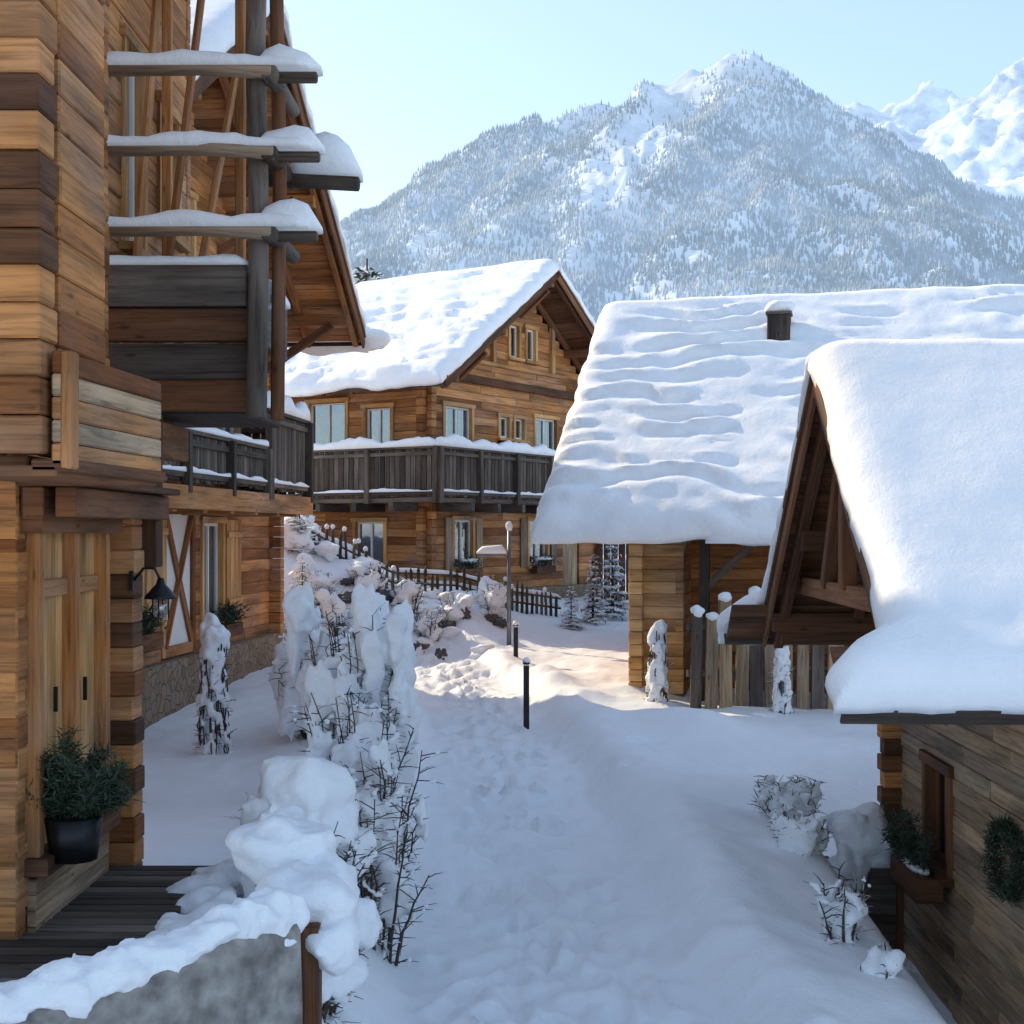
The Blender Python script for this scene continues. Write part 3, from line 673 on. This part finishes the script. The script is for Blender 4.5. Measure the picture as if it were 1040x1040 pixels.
# ---------------------------------------------------------------- mid right house
Mh=empty('snow_roofed_cottage',(1.74,26.5,0),math.atan2(-.97,-.24))
zrM=4.08; sM=.82
w=MB(); w.M=wf((4.1,1.2),(4.1,12),(1,0))
planks(w,.85,-2.8,.6,.2,.16,m=iG); planks(w,10.8,-2.8,.6,.2,.16,s0=4.2,m=iL)
z=-2.8
k=0
while z<.4:
    w.box((.1,.1,z+.1),(.22,.2+.05*(k%2),.194),iG); z+=.2; k+=1
w.M=wf((3.0,2.0),(3.0,5.4),(1,0)); planks(w,3.4,-2.8,1.4,.2,.14,m=iL)
w.M=wf((4.1,2.05),(3.0,2.05),(0,1)); planks(w,1.1,-2.8,.8,.2,.14,m=iL)
def limM(z):
    d=min(4.1,(zrM-.3-z)/sM); return (4.1-d,4.1+d)
w.M=wf((-4.1,1.2),(4.1,1.2),(0,-1)); planks(w,8.2,-2.8,3.7,.2,.14,[],limM)
w.M=wf((-4.1,12),(4.1,12),(0,1)); planks(w,8.2,-2.8,3.7,.3,.14,[],limM)
w.M=wf((-4.1,1.2),(-4.1,12),(-1,0)); planks(w,10.8,-2.8,.6,.3,.14)
w.obj('walls',Mh,.012)
r=MB(); roof(r,-5,5.0,0,zrM,sM,.05,13,raft=1.0)
r.beam((4.3,2.4,-2.8),(4.3,2.4,.3),.16,.16,iY); r.beam((4.3,2.4,-.9),(4.3,3.3,-.05),.1,.12,iY); r.beam((4.3,1.2,.0),(4.3,6,.0),.16,.2,iY)
r.beam((4.3,5.0,-2.8),(4.3,5.0,.3),.16,.16,iY)
r.box((1.2,3.4,3.3),(.4,.4,1.1),iY,r=.1); r.box((1.2,3.4,3.87),(.46,.46,.05),iY)
r.obj('roof_and_chimney',Mh,.01)
zeM=zrM-sM*5
fl=lambda t: .18*np.clip(t,0,1)**2
slab('roof_snow',Mh,(0,0,zrM),(0,13,zrM),(5.08,13,zeM-.06),(5.08,0,zeM-.06),.40,rip=.15,lam=.52,flare=fl,seed=7,und=.07,sag=.05,r=.35,step=.09)
slab('roof_snow_2',Mh,(0,0,zrM),(0,13,zrM),(-5.08,13,zeM-.06),(-5.08,0,zeM-.06),.4,seed=8,step=.3)
s=MB(); s.blob((1.2,3.4,3.98),(.28,.28,.14))
s.strip((4.95,2.5,-.16),(4.95,5.4,-.16),.6,.42)
for i in range(30):
    y=random.uniform(.1,2.4) if i<18 else random.uniform(2.4,6); L_=random.uniform(.06,.25); s.tube([(5.05,y,-.0),(5.05,y,-.05-L_)],[.014,.002],5,iGL)
s.obj('eave_snow',Mh)
# ---------------------------------------------------------------- near right house
Rh=empty('timber_cabin',(3.95,11.87,0),math.atan2(-.9994,-.035))
zrR=1.40; sR=.80; xe=3.15
w=MB()
limR=lambda z:(2.6-min(2.6,(zrR-.3-z)/sR),2.6+min(2.6,(zrR-.3-z)/sR))
w.M=wf((-2.6,0),(2.6,0),(0,-1))
opsR=[(1.15,2.05,-3.15,-2.15)]
planks(w,5.2,-4.7,1.1,.165,.14,opsR,limR,m=iP)
z=-4.7;k=0
while z<-1.0:
    w.box((.1,.08,z+.085),(.2,.2+.06*(k%2),.165),iB if k%3 else iL); w.box((5.1,.08,z+.085),(.2,.2,.165),iL); z+=.17;k+=1
w2=MB(); w2.M=w.M.copy(); window(w2,*opsR[0],curt=0,trim=iB,sash=iB)
w2.box((1.55,.2,-3.25),(1.0,.24,.22),iB)
for i in range(44):
    q=Vector((1.55+random.uniform(-.42,.42),.22,-3.15)); d=Vector((random.gauss(0,.14),random.uniform(-.05,.22),random.uniform(.15,.55))); w2.tube([q,q+d],[.007,.003],4,iT)
    for k in range(4): leaves(w2,q+d*(.3+.22*k),(.04,.04,.04),22,.06)
w2.blob((1.55,.22,-3.1),(.42,.1,.06))
w.M=wf((2.6,0),(2.6,6),(1,0)); planks(w,6,-4.7,-.8,.165,.14)
w.M=wf((-2.6,0),(-2.6,6),(-1,0)); planks(w,6,-4.7,-.8,.165,.14)
w.M=wf((-2.6,6),(2.6,6),(0,1)); planks(w,5.2,-4.7,1.1,.3,.14,[],limR)
w.obj('walls',Rh,.01); w2.obj('window',Rh,.006)
r=MB(); roof(r,-xe,xe,0,zrR,sR,-1.3,6.6,raft=.75,barge=.2,flare=.42)
r.beam((-2.2,-1.0,-.55),(2.2,-1.0,-.55),.16,.18,iB); r.beam((-.9,-1.05,-.5),(0,-1.05,1.0),.12,.14,iB); r.beam((0,-1.05,1.05),(0,-1.05,-.5),.14,.14,iB)
r.beam((-2.6,.0,-.95),(-2.6,-1.3,-.95),.16,.2,iB)
r.obj('roof_timber',Rh,.008)
zeR=zrR-sR*xe
fR=lambda t: .42*sm((t-.84)/.10)
slab('roof_snow',Rh,(0,-1.34,zrR),(0,6.6,zrR),(xe+.0,6.6,zeR+.0),(xe+.0,-1.34,zeR+.0),.32,flare=fR,seed=10,und=.035,step=.08,sag=.02,jg=.7)
slab('roof_snow_2',Rh,(0,-1.34,zrR),(0,6.6,zrR),(-xe-.1,6.6,zeR-.06),(-xe-.1,-1.34,zeR-.06),.32,flare=fR,seed=11,und=.035,sag=.03)
wr=MB()
for i in range(60):
    a=i/60*6.283; leaves(wr,(3.82,11.87-1.2+.26*math.cos(a),-2.55+.26*math.sin(a)),(.07,.06,.06),40,.07)
wr.obj('fir_wreath')
# ---------------------------------------------------------------- fences
def paling_fence(name,p,q,n,h,wd,m=iP):
    mb=MB(); p=Vector(p);q=Vector(q);x=(q-p).normalized()
    for i in range(n):
        c=p.lerp(q,(i+.5)/n); g=Z(c.x,c.y); hh=h*random.uniform(.8,1.1); tl=random.uniform(-.04,.04)
        a=Vector((c.x,c.y,g-.3)); b=Vector((c.x+tl,c.y,g+hh)); mb.beam(a,b,.05 ,wd*random.uniform(.75,.98),m if i%4 else iY,up=x)
        mb.blob((b.x,b.y,b.z+.03),(wd*.5,.08,random.uniform(.05,.13)))
    for hz in(.35,.8):
        mb.beam((p.x,p.y+.06,Z(p.x,p.y)+h*hz),(q.x,q.y+.06,Z(q.x,q.y)+h*hz),.05,.1,iY)
    mb.obj(name,None,.006)
paling_fence('board_fence',(2.62,20.6,0),(5.2,20.9,0),11,1.55,.22)
mb=MB(); pts=[(-5.2,29.0),(-4.4,29.5),(-2.6,30.0),(-1.2,30.2),(0,30.3),(1.1,31.2)]
for (a,b) in zip(pts,pts[1:]):
    L=math.dist(a,b); n=int(L/.14)
    for i in range(n):
        t=i/n; x=a[0]+(b[0]-a[0])*t; y=a[1]+(b[1]-a[1])*t; g=Z(x,y); h=random.uniform(.42,.68)
        lx=random.uniform(-.05,.05); mb.tube([(x,y,g-.2),(x+lx*.6,y,g+h*.85),(x+lx,y,g+h)],[.035,.033,.008],6,iY)
        if random.random()<.35: mb.blob((x+lx,y,g+h),(.05,.05,.06),nu=8,nv=5)
    for z in(.2,.42):
        mb.beam((a[0],a[1]+.05,Z(*a)+z),(b[0],b[1]+.05,Z(*b)+z),.04,.06,iY)
        mb.strip((a[0],a[1]+.05,Z(*a)+z+.03),(b[0],b[1]+.05,Z(*b)+z+.03),.08,.06)
mb.obj('picket_fence')
g=MB()
for i in range(9): g.box((2.35+i*.2,37,-1.0),(.18,.08,2.2),iB,r=.1)
g.box((3.15,36.9,.15),(2.1,.2,.18),iB); g.strip((2.0,36.9,.24),(4.2,36.9,.24),.5,.25)
g.obj('wooden_gate')
# ---------------------------------------------------------------- lamps
def bollard(name,x,y,h):
    m=MB(); g=Z(x,y); m.box((x,y,g+h/2-.15),(.085,.085,h+.3-.12),iM); m.box((x,y,g+h-.09),(.07,.07,.1),iW); m.box((x,y,g+h-.02),(.1,.1,.03),iM); m.blob((x,y,g+h+.01),(.06,.06,.05)); m.obj(name,None,.004)
bollard('bollard_light',.21,20.2,1.0)
bollard('bollard_light',.07,25.5,.6)
def lamp(name,x,y,h):
    m=MB(); g=Z(x,y); m.tube([(x,y,g-.3),(x,y,g+h*.5),(x,y,g+h)],[.05,.04,.035],12,iO); m.tube([(x,y,g+h*.72),(x-.15,y,g+h*.78),(x-.55,y,g+h*.78)],.022,8,iO)
    m.box((x-.38,y,g+h*.78-.04),(.5,.2,.06),iO); m.strip((x-.66,y,g+h*.78-.0),(x-.05,y,g+h*.78),.26,.16); m.blob((x,y,g+h),(.07,.07,.1))
    m.obj(name)
lamp('street_lamp',-.06,28,2.4)
# ---------------------------------------------------------------- snowy shrubs
def shrub(name,x,y,h,wd,n=22,lum=10,seed=0,tall=True,z0=None,vox=.035,poke=1.0,frost=.3,extra=()):
    random.seed(seed); e=empty(name,(x,y,Z(x,y) if z0 is None else z0)); t=MB(); s=MB(); tips=[]
    for i in range(n):
        a=random.random()*6.28; rr=wd*.5*random.random()**.6; bx,by=math.cos(a)*rr*.5,math.sin(a)*rr*.5
        hh=h*random.uniform(.5,1.0)*poke; tx,ty=math.cos(a)*rr*1.25,math.sin(a)*rr*1.25
        pts=[]
        for k in range(7):
            f=k/6; wob=.05*h; pts.append((bx+(tx-bx)*f**1.4+random.uniform(-wob,wob)*.5*f,by+(ty-by)*f**1.4+random.uniform(-wob,wob)*.5*f,-.15+hh*f*(1-.06*f)))
        t.tube(pts,[.015*(1-k/8.5) for k in range(7)],4,iT)
        for k in range(1,7):
            for q in range(4):
                p=Vector(pts[k]).lerp(Vector(pts[k-1]),random.random()); d=Vector((random.gauss(0,1),random.gauss(0,1),random.uniform(-.3,.9))).normalized()*random.uniform(.08,.26)*min(1,h)
                mm=iFR if random.random()<frost else iT
                t.tube([p,p+d*.5+Vector((0,0,.01)),p+d],[.006,.005,.002],3,mm)
                if random.random()<.4: s.blob(tuple(p+d*.6+Vector((0,0,.012))),(.04,.04,.028),nu=6,nv=4)
        tips.append(pts)
    for i in range(lum):
        pts=tips[i%n]; f=random.uniform(.45,1.0) if tall else random.uniform(.6,1)
        k=min(6,int(f*6.6)); p=pts[k]; q=random.uniform(.5,1.3)
        if tall:
            s.blob((p[0],p[1],p[2]),(wd*.15*q,wd*.15*q,h*.11*q),amp=.4,sc=1.8)
            s.blob((p[0]*1.1,p[1]*1.1,p[2]-h*.11*q),(wd*.10*q,wd*.10*q,h*.12*q),amp=.4,sc=1.8)
        else: s.blob((p[0]*.8,p[1]*.8,p[2]*.9),(wd*.24*q,wd*.24*q,h*.17*q),amp=.3)
    for c,r_ in extra: s.blob(c,r_,amp=.18,nu=20,nv=12)
    t.obj('branches',e); s.obj('snow_load',e,remesh=vox,disp=.06); return e
shrub('snow_laden_shrub',-1.38,12.6,1.9,.85,46,36,1,vox=.025)
shrub('snow_laden_shrub',-1.5,13.8,2.35,.85,46,38,2,vox=.025)
shrub('snow_laden_shrub',-1.12,11.6,1.6,.6,40,18,3,vox=.025)
shrub('snow_laden_shrub',-1.75,15.2,2.25,.9,40,34,4,vox=.03)
shrub('snow_laden_shrub',-2.4,17.5,1.8,1.0,36,30,5,vox=.03)
shrub('snow_laden_shrub',-1.58,10.4,1.3,.85,60,20,6,tall=False,vox=.025,extra=[((0,0,1.12),(.36,.34,.30)),((.1,.05,.9),(.34,.3,.25)),((-.2,0,.9),(.25,.3,.22))])
shrub('snow_laden_shrub',-1.35,9.0,.9,.75,26,20,8,tall=False,vox=.025)
shrub('snow_laden_shrub',-1.08,10.9,1.5,.8,16,1,21,frost=.1)
shrub('frosted_bush',2.85,14.2,.6,.6,70,7,9,tall=False,frost=.7)
shrub('frosted_bush',2.72,12.9,.5,.45,60,6,10,tall=False,frost=.7)
shrub('frosted_bush',2.62,10.9,.75,.35,12,0,12,tall=False,frost=.5)
shrub('frosted_bush',2.75,10.2,.35,.3,12,2,13,tall=False,frost=.5)
def rose_col(name,x,y,h,r,seed):
    random.seed(seed); e=empty(name,(x,y,Z(x,y))); t=MB(); s=MB()
    for i in range(26):
        ph=random.random()*6.28; tw=random.uniform(-1.2,1.2); pts=[]; hf=random.uniform(.7,1.05)
        for k in range(9):
            f=k/8; rr=r*(1-.35*f)*random.uniform(.75,1.2); pts.append((rr*math.cos(ph+tw*f),rr*math.sin(ph+tw*f),-.1+h*f*hf))
        t.tube(pts,.01,4,iT)
        for k in range(1,9):
            p=Vector(pts[k]).lerp(Vector(pts[k-1]),random.random()); d=Vector((random.gauss(0,1),random.gauss(0,1),random.uniform(-.5,.8))).normalized()*random.uniform(.06,.17); t.tube([p,p+d],[.006,.003],3,iT if random.random()<.6 else iFR)
            if random.random()<.45: s.blob(tuple(p),(.045,.045,random.uniform(.04,.12)),nu=7,nv=5,amp=.3)
    for i in range(9): s.blob((random.uniform(-.5,.5)*r,random.uniform(-.5,.5)*r,h*random.uniform(.74,1.0)),(r*.55,r*.55,h*.1),amp=.3)
    t.obj('stems',e); s.obj('snow_load',e,remesh=.025,disp=.04)
rose_col('climbing_rose',-3.72,17.2,1.6,.2,31)
rose_col('climbing_rose',2.25,21.3,1.15,.16,32)
rose_col('climbing_rose',3.95,20.2,.9,.12,33)
random.seed(99)
def conifer(name,x,y,h,w,seed,z0=None,snowy=.55):
    random.seed(seed); e=empty(name,(x,y,Z(x,y) if z0 is None else z0)); t=MB(); s=MB(); f=MB()
    t.tube([(0,0,-.2),(0,0,h*.5),(0,0,h)],[h*.02,h*.013,h*.003],7,iT)
    nl=int(9+h*2)
    for i in range(nl):
        fz=.08+.9*i/nl; rr=w*.5*(1-fz)**.85+.02
        nb=max(4,int(9*(1-fz)+4))
        for k in range(nb):
            a=random.random()*6.28; r2=rr*random.uniform(.7,1.15); z=h*fz; dz=-r2*random.uniform(.15,.45)
            p=Vector((0,0,z)); q=Vector((math.cos(a)*r2,math.sin(a)*r2,z+dz))
            t.tube([p,q],[h*.005,h*.002],3,iT)
            m=int(18+24*(1-fz))
            for j in range(m):
                u=random.uniform(.2,1.05); c=p.lerp(q,u)+Vector((random.gauss(0,.05),random.gauss(0,.05),random.gauss(0,.02)))*w; d=((q-p).normalized()+Vector((random.gauss(0,.6),random.gauss(0,.6),random.gauss(0,.35)))).normalized()*h*.045
                sd=d.cross(Vector((0,0,1))).normalized()*h*.008; mm=iS if random.random()<snowy else iF
                k0=f.addv([c-sd,c+sd,c+d]); f.face([k0,k0+1,k0+2],[(0,0)]*3,mm,.5)
            if random.random()<.7:
                c=p.lerp(q,.75); s.blob((c.x,c.y,c.z+.01*h),(r2*.3,r2*.3,h*.014),nu=8,nv=5)
    t.obj('trunk',e); f.obj('foliage',e); s.obj('snow_load',e)
conifer('snowy_conifer',1.85,31.5,1.7,.7,41); conifer('snowy_conifer',2.4,33,2.2,.9,42); conifer('snowy_conifer',1.3,30.3,1.0,.6,43)
conifer('snowy_conifer',-4.2,27.6,1.1,.8,44); conifer('snowy_conifer',-4.5,29.2,1.2,.9,45); conifer('snowy_conifer',-6.1,58,13.5,4.5,46,z0=-2)
random.seed(5)
bk=MB()
for i in range(14):
    x=random.uniform(-3.4,-.2); y=random.uniform(27.2,29.3); bk.blob((x,y,Z(x,y)-.02),(random.uniform(.12,.28),.2,random.uniform(.08,.16)),iR,amp=.4,sc=2.2)
bk.obj('bank_rocks')
bk=MB()
for i in range(34):
    x=random.uniform(-4.8,-.2); y=random.uniform(26.8,31.5); s_=random.uniform(.08,.2); bk.blob((x,y,Z(x,y)+.03),(s_*1.6,s_*1.2,s_*.8),amp=.35)
for i in range(16):
    x=random.uniform(-5.4,-3.9); y=random.uniform(28,32.5); s_=random.uniform(.15,.32); bk.blob((x,y,Z(x,y)+random.uniform(.05,.4)),(s_,s_,s_*.8),amp=.35)
bk.obj('snow_covered_bank_plants',None,remesh=.045,disp=.08)
sh=[( -3.6,27.6),(-3.0,28.6),(-2.2,28.9),(-1.2,29.0),(-4.3,27.0),(-.4,29.4),(-3.9,28.4),(-4.6,30.0),(-2.7,27.6),(-1.7,28.2),(-4.9,31)]
for i,(x,y) in enumerate(sh): shrub('frosted_bush',x,y,random.uniform(.5,1.1),.8,22,5,60+i,tall=False,vox=.045,frost=.4)
# ---------------------------------------------------------------- foreground plaster wall
random.seed(12)
m=MB(); path=[(-4.2,6.3),(-3.2,6.45),(-2.5,6.65),(-2.0,6.95),(-1.6,7.3),(-1.28,7.7)]
zt=[-2.25,-2.3,-2.30,-2.26,-2.14,-2.16]
P3=[]
for i in range(len(path)-1):
    for k in range(6): t=k/6; P3.append((path[i][0]*(1-t)+path[i+1][0]*t,path[i][1]*(1-t)+path[i+1][1]*t,zt[i]*(1-t)+zt[i+1]*t))
P3.append((*path[-1],zt[-1]))
rings=[]
for i,p in enumerate(P3):
    q=P3[min(i+1,len(P3)-1)];o=P3[max(i-1,0)]; d=Vector((q[0]-o[0],q[1]-o[1],0)).normalized(); nn=Vector((d.y,-d.x,0)); th=.14
    top=p[2]+.02*math.sin(i*1.3); prof=[(th,-1.4),(th+.02,-.5),(th,-.06),(th-.05,0),(-th+.05,0),(-th,-.06),(-th,-1.4)]
    rings.append(m.addv([Vector((p[0],p[1],top+b))+nn*(a+random.uniform(-.008,.008)) for a,b in prof]))
for a,b in zip(rings,rings[1:]):
    for k in range(6): m.face([a+k,b+k,b+k+1,a+k+1],[(0,0)]*4,iPL,.5,True)
m.face([rings[-1]+k for k in range(7)],[(0,0)]*7,iPL,.5); m.face([rings[0]+k for k in range(7)][::-1],[(0,0)]*7,iPL,.5)
m.box((-1.18,7.9,-2.75),(.16,.16,1.0),iB)
m.obj('plaster_garden_wall')
s=MB()
for a,b in zip(P3,P3[1:]):
    x=(a[0]+b[0])/2;y=(a[1]+b[1])/2; k=.05+.10*abs(math.sin(x*4.3+1)); s.blob((x,y,a[2]+.015),(.15,.14,k),amp=.4,nu=10,nv=7)
s.obj('wall_snow',None,remesh=.02,disp=.06)
s=MB()
for c,r_ in(((-1.25,8.2,-2.2),(.3,.32,.24)),((-1.45,8.7,-2.0),(.3,.3,.2)),((-1.05,8.0,-2.4),(.16,.25,.16)),((-1.3,8.5,-2.4),(.32,.45,.32)),((-1.5,9.1,-2.05),(.2,.2,.2)),((-1.15,8.6,-2.2),(.2,.25,.2))): s.blob(c,r_,amp=.25)
s.obj('snow_mound',None,remesh=.025,disp=.08)
m=MB()
for i in range(6):
    m.box((3.55,13.72,-4.2+i*.155),(.62,.05,.15),iY); m.box((3.24,14.0,-4.2+i*.155),(.05,.5,.15),iY)
for x in(3.25,3.85): m.box((x,13.7,-3.85),(.07,.07,1.0),iB)
m.box((3.55,14.0,-3.42),(.58,.5,.08),iY)
m.obj('wooden_planter')
s=MB(); s.blob((3.55,13.98,-3.1),(.34,.34,.32),amp=.2,nu=20,nv=14); s.blob((3.4,13.8,-3.0),(.2,.2,.2),amp=.2); s.blob((3.7,14.0,-3.3),(.25,.3,.2),amp=.2); s.blob((3.3,13.7,-3.4),(.2,.2,.25),amp=.3); s.obj('snow_cap',None,remesh=.03,disp=.07)
# ---------------------------------------------------------------- world, sun, camera
EL=math.radians(32); AZ=math.radians(-48)
wd=bpy.data.worlds.new('World'); scene.world=wd; wd.use_nodes=True; nt=wd.node_tree
sky=nt.nodes.new('ShaderNodeTexSky'); sky.sky_type='NISHITA'; sky.sun_disc=False; sky.sun_elevation=EL; sky.sun_rotation=AZ; sky.air_density=1.0; sky.dust_density=1.0; sky.ozone_density=1.6; sky.altitude=600
# thin winter haze blended evenly over the clear sky
mx=nt.nodes.new('ShaderNodeMix'); mx.data_type='RGBA'; mx.inputs[0].default_value=.45; mx.inputs[7].default_value=(1.70,2.12,2.62,1)
nt.links.new(sky.outputs[0],mx.inputs[6]); nt.links.new(mx.outputs[2],nt.nodes['Background'].inputs[0]); nt.nodes['Background'].inputs[1].default_value=.33
sd=bpy.data.lights.new('sun','SUN'); sd.energy=5.0; sd.angle=math.radians(.6); sd.color=(1,.80,.54)
so=bpy.data.objects.new('sun',sd); COL.objects.link(so)
dirv=Vector((math.sin(AZ)*math.cos(EL),math.cos(AZ)*math.cos(EL),math.sin(EL))); so.rotation_euler=(-dirv).to_track_quat('-Z','Y').to_euler()
cd=bpy.data.cameras.new('camera'); cam=bpy.data.objects.new('camera',cd); COL.objects.link(cam); cam.rotation_euler=(math.radians(90),0,0)
cd.sensor_width=36; cd.lens=36*1400/1040; cd.shift_y=20/1040; cd.clip_end=20000; cd.clip_start=.1
scene.camera=cam
scene.view_settings.view_transform='Standard'; scene.view_settings.look='None'; scene.view_settings.exposure=0
